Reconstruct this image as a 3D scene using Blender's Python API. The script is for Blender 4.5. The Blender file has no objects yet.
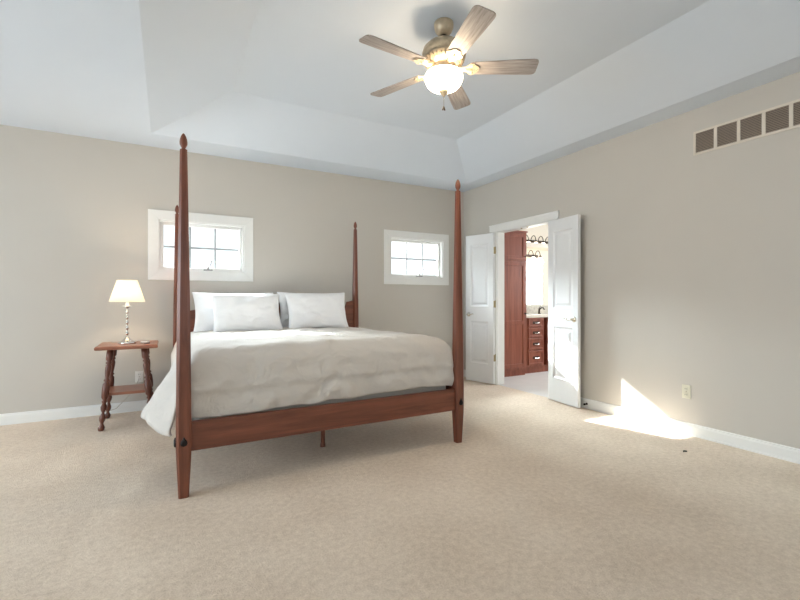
import bpy, bmesh, math, random
from mathutils import Vector, Matrix, noise
random.seed(7)
PI = math.pi
S = bpy.context.scene
C = S.collection

# ------------------------------------------------------------------ camera
CAMZ = 1.15
YAW = math.radians(28.5)
cd = bpy.data.cameras.new('camera')
cam = bpy.data.objects.new('camera', cd)
C.objects.link(cam)
cd.sensor_fit = 'HORIZONTAL'
cd.sensor_width = 36.0
cd.lens = 36.0 * 430.0 / 800.0
cd.shift_y = -1.0 / 800.0
cd.clip_start = 0.05
cam.location = (0, 0, CAMZ)
cam.rotation_euler = (PI / 2, 0, -YAW)
S.camera = cam

# ------------------------------------------------------------------ world, sun, daylight, exposure
S.view_settings.view_transform = 'Standard'
S.view_settings.look = 'None'
S.view_settings.gamma = 1.0
S.view_settings.use_curve_mapping = False
S.view_settings.exposure = 0.43

w = bpy.data.worlds.new('sky')
S.world = w
w.use_nodes = True
bg = w.node_tree.nodes['Background']
bg.inputs[0].default_value = (0.86, 0.93, 1.0, 1)
bg.inputs[1].default_value = 1.3

sd = bpy.data.lights.new('sun', 'SUN')
sd.energy = 32.0
sd.angle = math.radians(0.8)
sd.color = (1.0, 0.985, 0.96)
sun = bpy.data.objects.new('sun', sd)
C.objects.link(sun)
sun.location = (1.0, 8.0, 6.0)
sun.rotation_euler = Vector((0.30, -1.0, -0.597)).to_track_quat('-Z', 'Y').to_euler()

# second, wide sun lamp added for soft sky glow through the back windows
hd = bpy.data.lights.new('sky_glow_fill', 'SUN')
hd.energy = 34.0
hd.angle = math.radians(38)
hd.color = (0.86, 0.94, 1.0)
glow_fill = bpy.data.objects.new('sky_glow_fill', hd)
C.objects.link(glow_fill)
glow_fill.location = (0.5, 8.0, 6.0)
glow_fill.rotation_euler = Vector((0.25, -1.0, -0.62)).to_track_quat('-Z', 'Y').to_euler()


def area(name, loc, aim, sx, sy, energy, color):
    l = bpy.data.lights.new(name, 'AREA')
    l.shape = 'RECTANGLE'
    l.size = sx
    l.size_y = sy
    l.energy = energy
    l.color = color
    o = bpy.data.objects.new(name, l)
    C.objects.link(o)
    o.location = loc
    o.rotation_euler = Vector(aim).to_track_quat('-Z', 'Y').to_euler()
    return o


# daylight outside the two big windows behind the camera, and the bathroom window
area('daylight_left_window', (-4.35, 2.4, 1.45), (1, -0.22, -0.75), 3.4, 1.7, 122, (0.80, 0.90, 1.0))
area('daylight_front_window', (1.4, -2.75, 1.45), (0, 1, -0.7), 3.0, 1.7, 8, (0.92, 0.96, 1.0))
area('daylight_bathroom_window', (6.9, 3.9, 1.6), (-1, 0.03, -0.35), 1.2, 1.2, 42, (0.95, 0.97, 1.0))


# ------------------------------------------------------------------ materials
def new_mat(name):
    m = bpy.data.materials.new(name)
    m.use_nodes = True
    nt = m.node_tree
    return m, nt, nt.nodes['Principled BSDF']


def simple(name, col, rough=0.5, metal=0.0, var=0.03, scale=12.0, bump=0.0, bscale=200.0, spec=0.5):
    """plain colour with a slight procedural mottle, optional fine bump"""
    m, nt, b = new_mat(name)
    tc = nt.nodes.new('ShaderNodeTexCoord')
    n = nt.nodes.new('ShaderNodeTexNoise')
    n.inputs['Scale'].default_value = scale
    n.inputs['Detail'].default_value = 3
    nt.links.new(tc.outputs['Object'], n.inputs['Vector'])
    r = nt.nodes.new('ShaderNodeValToRGB')
    r.color_ramp.elements[0].position = 0.3
    r.color_ramp.elements[1].position = 0.7
    r.color_ramp.elements[0].color = tuple(c * (1 - var) for c in col) + (1,)
    r.color_ramp.elements[1].color = tuple(min(1, c * (1 + var)) for c in col) + (1,)
    nt.links.new(n.outputs['Fac'], r.inputs['Fac'])
    nt.links.new(r.outputs['Color'], b.inputs['Base Color'])
    b.inputs['Roughness'].default_value = rough
    b.inputs['Metallic'].default_value = metal
    b.inputs['Specular IOR Level'].default_value = spec
    if bump:
        n2 = nt.nodes.new('ShaderNodeTexNoise')
        n2.inputs['Scale'].default_value = bscale
        n2.inputs['Detail'].default_value = 4
        nt.links.new(tc.outputs['Object'], n2.inputs['Vector'])
        bp = nt.nodes.new('ShaderNodeBump')
        bp.inputs['Strength'].default_value = bump
        bp.inputs['Distance'].default_value = 0.01
        nt.links.new(n2.outputs['Fac'], bp.inputs['Height'])
        nt.links.new(bp.outputs['Normal'], b.inputs['Normal'])
    return m


def wood(name, c1, c2, axis='Z', rough=0.35, scale=26.0):
    m, nt, b = new_mat(name)
    tc = nt.nodes.new('ShaderNodeTexCoord')
    mp = nt.nodes.new('ShaderNodeMapping')
    st = {'X': (0.07, 1, 1), 'Y': (1, 0.07, 1), 'Z': (1, 1, 0.07)}[axis]
    mp.inputs['Scale'].default_value = st
    nt.links.new(tc.outputs['Object'], mp.inputs['Vector'])
    n = nt.nodes.new('ShaderNodeTexNoise')
    n.inputs['Scale'].default_value = scale
    n.inputs['Detail'].default_value = 6
    n.inputs['Roughness'].default_value = 0.6
    n.inputs['Distortion'].default_value = 0.6
    nt.links.new(mp.outputs['Vector'], n.inputs['Vector'])
    r = nt.nodes.new('ShaderNodeValToRGB')
    r.color_ramp.elements[0].position = 0.32
    r.color_ramp.elements[1].position = 0.68
    r.color_ramp.elements[0].color = tuple(c1) + (1,)
    r.color_ramp.elements[1].color = tuple(c2) + (1,)
    nt.links.new(n.outputs['Fac'], r.inputs['Fac'])
    nt.links.new(r.outputs['Color'], b.inputs['Base Color'])
    b.inputs['Roughness'].default_value = rough
    bp = nt.nodes.new('ShaderNodeBump')
    bp.inputs['Strength'].default_value = 0.08
    bp.inputs['Distance'].default_value = 0.004
    nt.links.new(n.outputs['Fac'], bp.inputs['Height'])
    nt.links.new(bp.outputs['Normal'], b.inputs['Normal'])
    return m


def carpet_mat(name, c1, c2):
    m, nt, b = new_mat(name)
    tc = nt.nodes.new('ShaderNodeTexCoord')
    big = nt.nodes.new('ShaderNodeTexNoise')
    big.inputs['Scale'].default_value = 2.2
    big.inputs['Detail'].default_value = 4
    fine = nt.nodes.new('ShaderNodeTexNoise')
    fine.inputs['Scale'].default_value = 110
    fine.inputs['Detail'].default_value = 6
    fine.inputs['Roughness'].default_value = 0.75
    for n in (big, fine):
        nt.links.new(tc.outputs['Object'], n.inputs['Vector'])
    mx = nt.nodes.new('ShaderNodeMath')
    mx.operation = 'MULTIPLY_ADD'
    mx.inputs[1].default_value = 0.22
    nt.links.new(big.outputs['Fac'], mx.inputs[0])
    m2 = nt.nodes.new('ShaderNodeMath')
    m2.operation = 'MULTIPLY'
    m2.inputs[1].default_value = 0.42
    nt.links.new(fine.outputs['Fac'], m2.inputs[0])
    mid = nt.nodes.new('ShaderNodeTexNoise')
    mid.inputs['Scale'].default_value = 34
    mid.inputs['Detail'].default_value = 3
    nt.links.new(tc.outputs['Object'], mid.inputs['Vector'])
    m3 = nt.nodes.new('ShaderNodeMath')
    m3.operation = 'MULTIPLY_ADD'
    m3.inputs[1].default_value = 0.27
    nt.links.new(mid.outputs['Fac'], m3.inputs[0])
    nt.links.new(m2.outputs[0], m3.inputs[2])
    nt.links.new(m3.outputs[0], mx.inputs[2])
    r = nt.nodes.new('ShaderNodeValToRGB')
    r.color_ramp.elements[0].position = 0.355
    r.color_ramp.elements[1].position = 0.555
    r.color_ramp.elements[0].color = tuple(c1) + (1,)
    r.color_ramp.elements[1].color = tuple(c2) + (1,)
    nt.links.new(mx.outputs[0], r.inputs['Fac'])
    nt.links.new(r.outputs['Color'], b.inputs['Base Color'])
    b.inputs['Roughness'].default_value = 1.0
    b.inputs['Specular IOR Level'].default_value = 0.1
    b.inputs['Sheen Weight'].default_value = 0.15
    bp = nt.nodes.new('ShaderNodeBump')
    bp.inputs['Strength'].default_value = 0.8
    bp.inputs['Distance'].default_value = 0.012
    nt.links.new(fine.outputs['Fac'], bp.inputs['Height'])
    nt.links.new(bp.outputs['Normal'], b.inputs['Normal'])
    return m


def cloth_mat(name, col, sheen=0.2, scale=9.0, bump=0.25):
    m, nt, b = new_mat(name)
    tc = nt.nodes.new('ShaderNodeTexCoord')
    n = nt.nodes.new('ShaderNodeTexNoise')
    n.inputs['Scale'].default_value = scale
    n.inputs['Detail'].default_value = 5
    n.inputs['Distortion'].default_value = 1.2
    nt.links.new(tc.outputs['Object'], n.inputs['Vector'])
    bp = nt.nodes.new('ShaderNodeBump')
    bp.inputs['Strength'].default_value = bump
    bp.inputs['Distance'].default_value = 0.03
    nt.links.new(n.outputs['Fac'], bp.inputs['Height'])
    nt.links.new(bp.outputs['Normal'], b.inputs['Normal'])
    b.inputs['Base Color'].default_value = tuple(col) + (1,)
    b.inputs['Roughness'].default_value = 0.9
    b.inputs['Specular IOR Level'].default_value = 0.15
    b.inputs['Sheen Weight'].default_value = sheen
    return m


def glow(name, col, strength, base=(0.9, 0.87, 0.8)):
    m, nt, b = new_mat(name)
    b.inputs['Base Color'].default_value = tuple(base) + (1,)
    b.inputs['Roughness'].default_value = 0.5
    b.inputs['Emission Color'].default_value = tuple(col) + (1,)
    b.inputs['Emission Strength'].default_value = strength
    return m


def glass_mat(name):
    m = bpy.data.materials.new(name)
    m.use_nodes = True
    nt = m.node_tree
    nt.nodes.remove(nt.nodes['Principled BSDF'])
    out = nt.nodes['Material Output']
    t = nt.nodes.new('ShaderNodeBsdfTransparent')
    t.inputs[0].default_value = (0.96, 0.98, 0.97, 1)
    g = nt.nodes.new('ShaderNodeBsdfGlossy')
    g.inputs['Roughness'].default_value = 0.02
    lw = nt.nodes.new('ShaderNodeLayerWeight')
    lw.inputs['Blend'].default_value = 0.5
    pw_ = nt.nodes.new('ShaderNodeMath')
    pw_.operation = 'POWER'
    pw_.inputs[1].default_value = 5.0
    nt.links.new(lw.outputs['Facing'], pw_.inputs[0])
    f = nt.nodes.new('ShaderNodeMath')
    f.operation = 'MULTIPLY_ADD'
    f.inputs[1].default_value = 0.9
    f.inputs[2].default_value = 0.04
    nt.links.new(pw_.outputs[0], f.inputs[0])
    mx = nt.nodes.new('ShaderNodeMixShader')
    nt.links.new(f.outputs[0], mx.inputs[0])
    nt.links.new(t.outputs[0], mx.inputs[1])
    nt.links.new(g.outputs[0], mx.inputs[2])
    nt.links.new(mx.outputs[0], out.inputs['Surface'])
    return m


def shade_mat(name):
    m = bpy.data.materials.new(name)
    m.use_nodes = True
    nt = m.node_tree
    b = nt.nodes['Principled BSDF']
    b.inputs['Base Color'].default_value = (0.86, 0.83, 0.78, 1)
    b.inputs['Roughness'].default_value = 0.9
    out = nt.nodes['Material Output']
    t = nt.nodes.new('ShaderNodeBsdfTranslucent')
    t.inputs[0].default_value = (0.97, 0.93, 0.86, 1)
    mx = nt.nodes.new('ShaderNodeMixShader')
    mx.inputs[0].default_value = 0.55
    nt.links.new(b.outputs[0], mx.inputs[1])
    nt.links.new(t.outputs[0], mx.inputs[2])
    nt.links.new(mx.outputs[0], out.inputs['Surface'])
    return m


M = {}
M['wall'] = simple('wall_paint', (0.568, 0.536, 0.488), 0.6, var=0.008, scale=3, bump=0.04, bscale=160, spec=0.3)
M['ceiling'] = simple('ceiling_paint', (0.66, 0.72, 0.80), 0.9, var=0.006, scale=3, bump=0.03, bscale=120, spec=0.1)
M['trim'] = simple('white_trim_paint', (0.82, 0.82, 0.80), 0.35, var=0.01)
M['door'] = simple('white_door_paint', (0.80, 0.81, 0.82), 0.38, var=0.01)
M['carpet'] = carpet_mat('beige_carpet', (0.685, 0.55, 0.42), (0.93, 0.795, 0.65))
M['bath_floor'] = simple('pale_bathroom_floor', (0.74, 0.72, 0.69), 0.5, var=0.03, scale=5)
M['bath_wall'] = simple('cream_bathroom_paint', (0.80, 0.74, 0.63), 0.6, var=0.01)
M['cherry_z'] = wood('cherry_upright_grain', (0.115, 0.034, 0.019), (0.235, 0.078, 0.043), 'Z')
M['cherry_x'] = wood('cherry_long_grain', (0.125, 0.038, 0.021), (0.255, 0.085, 0.047), 'X')
M['cherry_y'] = wood('cherry_side_grain', (0.125, 0.038, 0.021), (0.255, 0.085, 0.047), 'Y')
M['table_top'] = wood('worn_red_table_wood', (0.26, 0.10, 0.060), (0.40, 0.17, 0.105), 'X', 0.3)
M['table_leg'] = wood('dark_turned_wood', (0.075, 0.024, 0.015), (0.18, 0.062, 0.038), 'Z', 0.3)
M['bath_wood'] = wood('bathroom_cabinet_wood', (0.20, 0.055, 0.032), (0.34, 0.11, 0.065), 'Z', 0.35, 18)
M['bolt'] = simple('black_iron', (0.015, 0.012, 0.012), 0.4, 0.6)
M['pillow'] = cloth_mat('white_pillow_cotton', (0.87, 0.875, 0.885), 0.15, 7, 0.25)
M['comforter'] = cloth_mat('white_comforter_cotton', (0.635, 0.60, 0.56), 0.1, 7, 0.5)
M['mattress'] = cloth_mat('grey_mattress_ticking', (0.50, 0.47, 0.43), 0.1, 30, 0.1)
M['blade'] = wood('weathered_grey_blade', (0.21, 0.185, 0.175), (0.44, 0.40, 0.385), 'X', 0.5, 85)
M['fan_metal'] = simple('antique_cream_metal', (0.50, 0.41, 0.29), 0.4, 0.45, var=0.15, scale=40)
M['fan_dark'] = simple('dark_bronze', (0.06, 0.045, 0.035), 0.4, 0.7)
M['bowl'] = glow('lit_frosted_bowl', (1.0, 0.79, 0.54), 44.0)
M['shade'] = shade_mat('cream_lamp_fabric')
M['chrome'] = simple('polished_chrome', (0.75, 0.73, 0.70), 0.12, 1.0, var=0.02)
M['silver'] = simple('brushed_nickel', (0.62, 0.58, 0.50), 0.25, 1.0, var=0.02)
M['brass'] = simple('aged_brass', (0.36, 0.29, 0.15), 0.35, 0.8, var=0.05)
M['dish'] = simple('white_glazed_ceramic', (0.85, 0.85, 0.82), 0.15)
M['plate'] = simple('ivory_plastic', (0.70, 0.68, 0.56), 0.35)
M['plate_white'] = simple('white_plastic', (0.80, 0.79, 0.76), 0.35)
M['slot'] = simple('dark_slot', (0.05, 0.05, 0.045), 0.6)
M['vent_frame'] = simple('cream_grille_paint', (0.68, 0.62, 0.54), 0.45)
M['vent_slat'] = simple('brown_grille_louvre', (0.34, 0.275, 0.225), 0.5)
M['vent_back'] = simple('dark_duct', (0.13, 0.105, 0.085), 0.9)
M['cord'] = simple('clear_cord', (0.45, 0.40, 0.34), 0.4)
M['crank'] = simple('backlit_crank_grey', (0.30, 0.30, 0.30), 0.5, 0.2)  # dark grey puts the handle's backlit silhouette into its colour
M['muntin'] = simple('backlit_muntin_grey', (0.32, 0.33, 0.34), 0.5)  # shade of the backlit muntins painted in as grey
M['glass'] = glass_mat('window_glass')
M['mirror'] = simple('mirror_silver', (0.86, 0.92, 0.87), 0.02, 1.0, var=0.0)
M['counter'] = simple('cream_stone_counter', (0.72, 0.66, 0.56), 0.25, var=0.06, scale=30)
M['splash'] = simple('beige_stone_splash', (0.52, 0.49, 0.40), 0.3, var=0.25, scale=26)
M['bath_bulb'] = glow('lit_bell_shade', (1.0, 0.87, 0.70), 6.0)
M['lint'] = simple('dark_lint', (0.05, 0.045, 0.04), 0.9)


# ------------------------------------------------------------------ mesh helpers
class MB:
    def __init__(self):
        self.bm = bmesh.new()

    def box(self, x0, x1, y0, y1, z0, z1):
        v = [self.bm.verts.new(p) for p in ((x0, y0, z0), (x1, y0, z0), (x1, y1, z0), (x0, y1, z0),
                                            (x0, y0, z1), (x1, y0, z1), (x1, y1, z1), (x0, y1, z1))]
        for f in ((3, 2, 1, 0), (4, 5, 6, 7), (0, 1, 5, 4), (1, 2, 6, 5), (2, 3, 7, 6), (3, 0, 4, 7)):
            self.bm.faces.new([v[i] for i in f])
        return self

    def loft(self, rings, cap=True, closed=True):
        R = [[self.bm.verts.new(p) for p in r] for r in rings]
        n = len(R[0])
        for a, b in zip(R, R[1:]):
            for i in range(n if closed else n - 1):
                j = (i + 1) % n
                self.bm.faces.new((a[i], a[j], b[j], b[i]))
        if cap:
            self.bm.faces.new(R[0][::-1])
            self.bm.faces.new(R[-1])
        return self

    def lathe(self, prof, c=(0, 0, 0), n=24, cap=True, mat=None):
        rings = []
        for r, z in prof:
            ring = []
            for i in range(n):
                a = 2 * PI * i / n
                p = Vector((r * math.cos(a), r * math.sin(a), z))
                if mat:
                    p = mat @ p
                ring.append(p + Vector(c))
            rings.append(ring)
        return self.loft(rings, cap)

    def tube(self, pts, r, n=8):
        pts = [Vector(p) for p in pts]
        rings = []
        up = Vector((0.123, 0.31, 0.95))
        for i, p in enumerate(pts):
            d = (pts[min(i + 1, len(pts) - 1)] - pts[max(i - 1, 0)]).normalized()
            s = d.cross(up)
            if s.length < 1e-4:
                s = d.cross(Vector((1, 0, 0)))
            s.normalize()
            t = d.cross(s).normalized()
            rr = r[i] if isinstance(r, (list, tuple)) else r
            rings.append([p + s * rr * math.cos(2 * PI * k / n) + t * rr * math.sin(2 * PI * k / n) for k in range(n)])
        return self.loft(rings)

    def cells(self, us, vs, holes, fn, d0, d1):
        """slab cut into grid cells us x vs, without the cells in holes; fn(u, v, d) gives the point"""
        nu, nv = len(us) - 1, len(vs) - 1
        fill = {(i, j): (i, j) not in holes for i in range(nu) for j in range(nv)}
        cache = {}

        def V(i, j, k):
            key = (i, j, k)
            if key not in cache:
                cache[key] = self.bm.verts.new(fn(us[i], vs[j], d1 if k else d0))
            return cache[key]
        for (i, j), on in fill.items():
            if not on:
                continue
            self.bm.faces.new((V(i, j, 0), V(i + 1, j, 0), V(i + 1, j + 1, 0), V(i, j + 1, 0)))
            self.bm.faces.new((V(i, j, 1), V(i, j + 1, 1), V(i + 1, j + 1, 1), V(i + 1, j, 1)))
            for di, dj, a, b in ((-1, 0, (0, 0), (0, 1)), (1, 0, (1, 0), (1, 1)), (0, -1, (0, 0), (1, 0)), (0, 1, (0, 1), (1, 1))):
                if not fill.get((i + di, j + dj), False):
                    p, q = (i + a[0], j + a[1]), (i + b[0], j + b[1])
                    self.bm.faces.new((V(*p, 0), V(*q, 0), V(*q, 1), V(*p, 1)))
        return self

    def move(self, mat):
        bmesh.ops.transform(self.bm, matrix=mat, verts=self.bm.verts)
        return self

    def build(self, name, mat, parent=None, bevel=0.0, smooth=False, seg=2, loc=None, rot=None):
        bmesh.ops.recalc_face_normals(self.bm, faces=self.bm.faces)
        me = bpy.data.meshes.new(name)
        self.bm.to_mesh(me)
        self.bm.free()
        o = bpy.data.objects.new(name, me)
        C.objects.link(o)
        if mat:
            me.materials.append(mat)
        if smooth:
            for p in me.polygons:
                p.use_smooth = True
        if bevel:
            md = o.modifiers.new('bevel', 'BEVEL')
            md.width = bevel
            md.segments = seg
            md.limit_method = 'ANGLE'
        if parent:
            o.parent = parent
        if loc:
            o.location = loc
        if rot:
            o.rotation_euler = rot
        return o


def tag(o, label=None, cat=None, group=None, kind=None):
    if label:
        o['label'] = label
    if cat:
        o['category'] = cat
    if group:
        o['group'] = group
    if kind:
        o['kind'] = kind
    return o


def empty(name, loc, rz=0.0):
    o = bpy.data.objects.new(name, None)
    C.objects.link(o)
    o.location = loc
    o.rotation_euler = (0, 0, rz)
    o.empty_display_size = 0.1
    return o


def copy_tree(o, parent=None):
    c = o.copy()
    C.objects.link(c)
    if parent:
        c.parent = parent
    for ch in list(o.children):
        copy_tree(ch, c)
    return c


def struct(o, label=None, cat=None):
    return tag(o, label, cat, None, 'structure')


# ------------------------------------------------------------------ room shell
XL, XR, YF, YB, H = -4.2, 3.89, -2.6, 5.18, 2.74
T = 0.12
TB = 0.15
TRAY = (-0.13, 3.64, 0.07, 4.77)
TI, TZ = 0.65, 3.02

struct(MB().box(XL - T, XR + 0.02, YF - T, YB + TB, -0.15, 0.0).build('floor', M['carpet']),
       'beige cut pile carpet covering the whole bedroom floor', 'carpet')
struct(MB().box(XR + 0.02, 6.8, 2.2, 5.5, -0.15, 0.0).build('floor_bathroom', M['bath_floor']),
       'pale floor of the bathroom beyond the double doors', 'floor')

# back wall with two small window openings
W1 = (-0.07, 0.78, 1.45, 1.985)
W2 = (2.665, 3.515, 1.45, 1.985)
struct(MB().cells([XL - T, W1[0], W1[1], W2[0], W2[1], XR], [0, W1[2], W1[3], 3.2], {(1, 1), (3, 1)},
                  lambda u, v, d: (u, d, v), YB, YB + TB).build('wall_back', M['wall']),
       'beige back wall behind the bed with two small windows', 'wall')
# right wall with the double door opening (runs on past the corner to close the bathroom)
DO = (3.51, 4.45, 2.06)
struct(MB().cells([YF - T, DO[0], DO[1], 5.36], [0, DO[2], 3.2], {(1, 0)},
                  lambda u, v, d: (d, u, v), XR, XR + T).build('wall_right', M['wall']),
       'beige right wall with the double doorway to the bathroom', 'wall')
LW = (0.7, 4.1, 0.6, 2.3)
struct(MB().cells([YF - T, LW[0], LW[1], YB], [0, LW[2], LW[3], 3.2], {(1, 1)},
                  lambda u, v, d: (d, u, v), XL - T, XL).build('wall_left', M['wall']),
       'beige left wall outside the picture with a large window', 'wall')
FW = (-0.1, 2.9, 0.6, 2.3)
struct(MB().cells([XL, FW[0], FW[1], XR], [0, FW[2], FW[3], 3.2], {(1, 1)},
                  lambda u, v, d: (u, d, v), YF - T, YF).build('wall_front', M['wall']),
       'beige wall behind the camera with a wide window', 'wall')

# tray ceiling: flat soffit, four slopes, raised flat centre
mb = MB()
bm = mb.bm
x0, x1, y0, y1 = TRAY
o_ = [bm.verts.new((x, y, H)) for x, y in ((XL, YF), (XR, YF), (XR, YB), (XL, YB))]
i_ = [bm.verts.new((x, y, H)) for x, y in ((x0, y0), (x1, y0), (x1, y1), (x0, y1))]
u_ = [bm.verts.new((x, y, TZ)) for x, y in ((x0 + TI, y0 + TI), (x1 - TI, y0 + TI), (x1 - TI, y1 - TI), (x0 + TI, y1 - TI))]
t_ = [bm.verts.new((x, y, 3.2)) for x, y in ((XL, YF), (XR, YF), (XR, YB), (XL, YB))]
for k in range(4):
    j = (k + 1) % 4
    bm.faces.new((o_[k], o_[j], i_[j], i_[k]))
    bm.faces.new((i_[k], i_[j], u_[j], u_[k]))
    bm.faces.new((o_[k], o_[j], t_[j], t_[k]))
bm.faces.new(u_)
bm.faces.new(t_)
struct(mb.build('ceiling', M['ceiling']), 'white tray ceiling with sloped sides and raised flat centre', 'ceiling')

# bathroom shell
struct(MB().box(XR + T, 6.8, 5.36, 5.5, 0, 2.5).build('wall_bathroom_back', M['bath_wall']), 'cream bathroom wall carrying the mirror', 'wall')
struct(MB().cells([2.2, 3.3, 4.5, 5.36], [0, 1.0, 2.2, 2.5], {(1, 1)}, lambda u, v, d: (d, u, v), 6.68, 6.8)
       .build('wall_bathroom_right', M['bath_wall']), 'cream far side wall of the bathroom', 'wall')
struct(MB().box(XR + T, 6.68, 2.2, 2.32, 0, 2.5).build('wall_bathroom_front', M['bath_wall']), 'cream front wall of the bathroom', 'wall')
struct(MB().box(XR + T, 6.8, 2.2, 5.5, 2.5, 2.62).build('ceiling_bathroom', M['ceiling']), 'white bathroom ceiling', 'ceiling')
struct(MB().box(4.78, 6.68, 5.08, 5.36, 1.99, 2.06).build('trim_bathroom_soffit', M['bath_wall'], bevel=0.004),
       'cream ledge over the bathroom mirror', 'ledge')


# baseboards: tall board, thin cap and shoe
def baseboard(name, a, b, inward, label):
    mbb = MB()
    a, b, n = Vector(a), Vector(b), Vector(inward)
    prof = [(0, 0), (0.018, 0), (0.018, 0.012), (0.014, 0.016), (0.014, 0.078), (0.009, 0.090), (0.009, 0.097), (0.0, 0.102)]
    mbb.loft([[p + n * d + Vector((0, 0, z)) for d, z in prof] for p in (a, b)])
    return struct(mbb.build(name, M['trim']), label, 'baseboard')


baseboard('baseboard_back', (XL, YB, 0), (XR, YB, 0), (0, -1, 0), 'white baseboard along the back wall')
baseboard('baseboard_right', (XR, YF, 0), (XR, DO[0] - 0.09, 0), (-1, 0, 0), 'white baseboard along the right wall under the ivory outlet')
baseboard('baseboard_corner', (XR, DO[1] + 0.09, 0), (XR, YB - 0.018, 0), (-1, 0, 0), 'short white baseboard between doorway and room corner')
baseboard('baseboard_left', (XL, YF, 0), (XL, YB - 0.018, 0), (1, 0, 0), 'white baseboard along the left wall')
baseboard('baseboard_front', (XL + 0.018, YF, 0), (XR - 0.018, YF, 0), (0, 1, 0), 'white baseboard on the wall behind the camera')


# ------------------------------------------------------------------ small back windows
def small_window(name, W, label, muntin_z):
    x0, x1, z0, z1 = W
    c = 0.10
    m = MB()
    # flat casing: four mitred boards
    out = ((x0 - c, z0 - c), (x1 + c, z0 - c), (x1 + c, z1 + c), (x0 - c, z1 + c))
    inn = ((x0, z0), (x1, z0), (x1, z1), (x0, z1))
    for k in range(4):
        j = (k + 1) % 4
        p = [out[k], out[j], inn[j], inn[k]]
        m.loft([[(q[0], YB - 0.016, q[1]) for q in p], [(q[0], YB - 0.0005, q[1]) for q in p]])
    root = struct(m.build(name, M['trim'], bevel=0.003), label, 'window')
    # jamb lining
    f = MB()
    t = 0.012
    f.box(x0, x0 + t, YB - 0.001, YB + TB, z0, z1).box(x1 - t, x1, YB - 0.001, YB + TB, z0, z1)
    f.box(x0 + t, x1 - t, YB - 0.001, YB + TB, z0, z0 + t).box(x0 + t, x1 - t, YB - 0.001, YB + TB, z1 - t, z1)
    f.build('window_frame', M['trim'], root)
    # sash
    a, b, cz, dz = x0 + t, x1 - t, z0 + t, z1 - t
    sy0, sy1, sw = YB + 0.055, YB + 0.095, 0.032
    s = MB()
    s.box(a, a + sw, sy0, sy1, cz, dz).box(b - sw, b, sy0, sy1, cz, dz)
    s.box(a + sw, b - sw, sy0, sy1, cz, cz + sw).box(a + sw, b - sw, sy0, sy1, dz - sw, dz)
    sash = s.build('sash', M['trim'], root, bevel=0.003)
    g = MB().box(a + sw, b - sw, YB + 0.073, YB + 0.077, cz + sw, dz - sw)
    g.build('pane', M['glass'], sash)
    mu = MB()
    zc = muntin_z
    mu.box(a + sw, b - sw, YB + 0.080, YB + 0.092, zc - 0.010, zc + 0.010)
    L = (b - a - 2 * sw)
    for k in (1, 2):
        xx = a + sw + L * k / 3
        mu.box(xx - 0.010, xx + 0.010, YB + 0.081, YB + 0.091, cz + sw, dz - sw)
    mu.build('muntins', M['muntin'], sash)
    # crank operator
    xc = x0 + (x1 - x0) * 0.56
    k = MB()
    k.box(xc - 0.045, xc + 0.045, YB + 0.018, YB + 0.054, z0 + t, z0 + t + 0.016)
    k.lathe([(0.012, 0), (0.010, 0.03)], (xc, YB + 0.03, z0 + t + 0.014), 12)
    k.tube([(xc, YB + 0.025, z0 + t + 0.04), (xc + 0.015, YB + 0.0, z0 + t + 0.055), (xc + 0.032, YB - 0.012, z0 + t + 0.095)], 0.006)
    k.lathe([(0.004, 0), (0.009, 0.006), (0.009, 0.018), (0.004, 0.024)], (xc + 0.033, YB - 0.012, z0 + t + 0.092), 10)
    k.build('crank_handle', M['crank'], root)
    return root


small_window('window_1', W1, 'white framed small crank window above the bed, behind the left posts', 1.715)
small_window('window_2', W2, 'white framed small crank window on the right, nearest the room corner', 1.715)


def big_window(name, fn, a, b, z0, z1, label):
    """window behind the camera: frame, mullions, glass"""
    m = MB()

    def bx(u0, u1, v0, v1, d0, d1):
        p, q = Vector(fn(u0, d0)), Vector(fn(u1, d1))
        m.box(min(p.x, q.x), max(p.x, q.x), min(p.y, q.y), max(p.y, q.y), v0, v1)
    fw = 0.05
    bx(a, a + fw, z0, z1, 0.03, 0.09)
    bx(b - fw, b, z0, z1, 0.03, 0.09)
    bx(a + fw, b - fw, z0, z0 + fw, 0.03, 0.09)
    bx(a + fw, b - fw, z1 - fw, z1, 0.03, 0.09)
    mid = (a + b) / 2
    bx(mid - 0.04, mid + 0.04, z0 + fw, z1 - fw, 0.03, 0.09)
    root = struct(m.build(name, M['trim']), label, 'window')
    m = MB()
    bx(a + fw, mid - 0.04, z0 + fw, z1 - fw, 0.058, 0.062)
    bx(mid + 0.04, b - fw, z0 + fw, z1 - fw, 0.058, 0.062)
    m.build('pane', M['glass'], root)


big_window('window_3', lambda u, d: (XL - d, u), LW[0], LW[1], LW[2], LW[3], 'large two part window in the left wall, outside the picture')
big_window('window_4', lambda u, d: (u, YF - d), FW[0], FW[1], FW[2], FW[3], 'wide two part window behind the camera')

# ------------------------------------------------------------------ double doorway
ya, yb, zt = DO
m = MB()   # jamb lining
m.box(XR - 0.002, XR + T + 0.002, ya - 0.0005, ya + 0.018, 0, zt).box(XR - 0.002, XR + T + 0.002, yb - 0.018, yb + 0.0005, 0, zt)
m.box(XR - 0.002, XR + T + 0.002, ya + 0.018, yb - 0.018, zt - 0.018, zt + 0.0005)
struct(m.build('trim_1', M['trim'], bevel=0.002), 'white jamb lining of the double doorway', 'trim')
m = MB()
cx0, cx1 = XR - 0.018, XR - 0.0005
m.box(cx0, cx1, ya - 0.085, ya + 0.006, 0, zt - 0.004).box(cx0, cx1, yb - 0.006, yb + 0.085, 0, zt - 0.004)
m.box(cx0, cx1, ya - 0.105, yb + 0.125, zt - 0.004, zt + 0.084)
m.box(cx0 - 0.006, cx1, ya - 0.108, yb + 0.128, zt + 0.070, zt + 0.086)
cas = struct(m.build('trim_2', M['trim'], bevel=0.003), 'white casing around the double doorway', 'trim')
m = MB()
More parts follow.
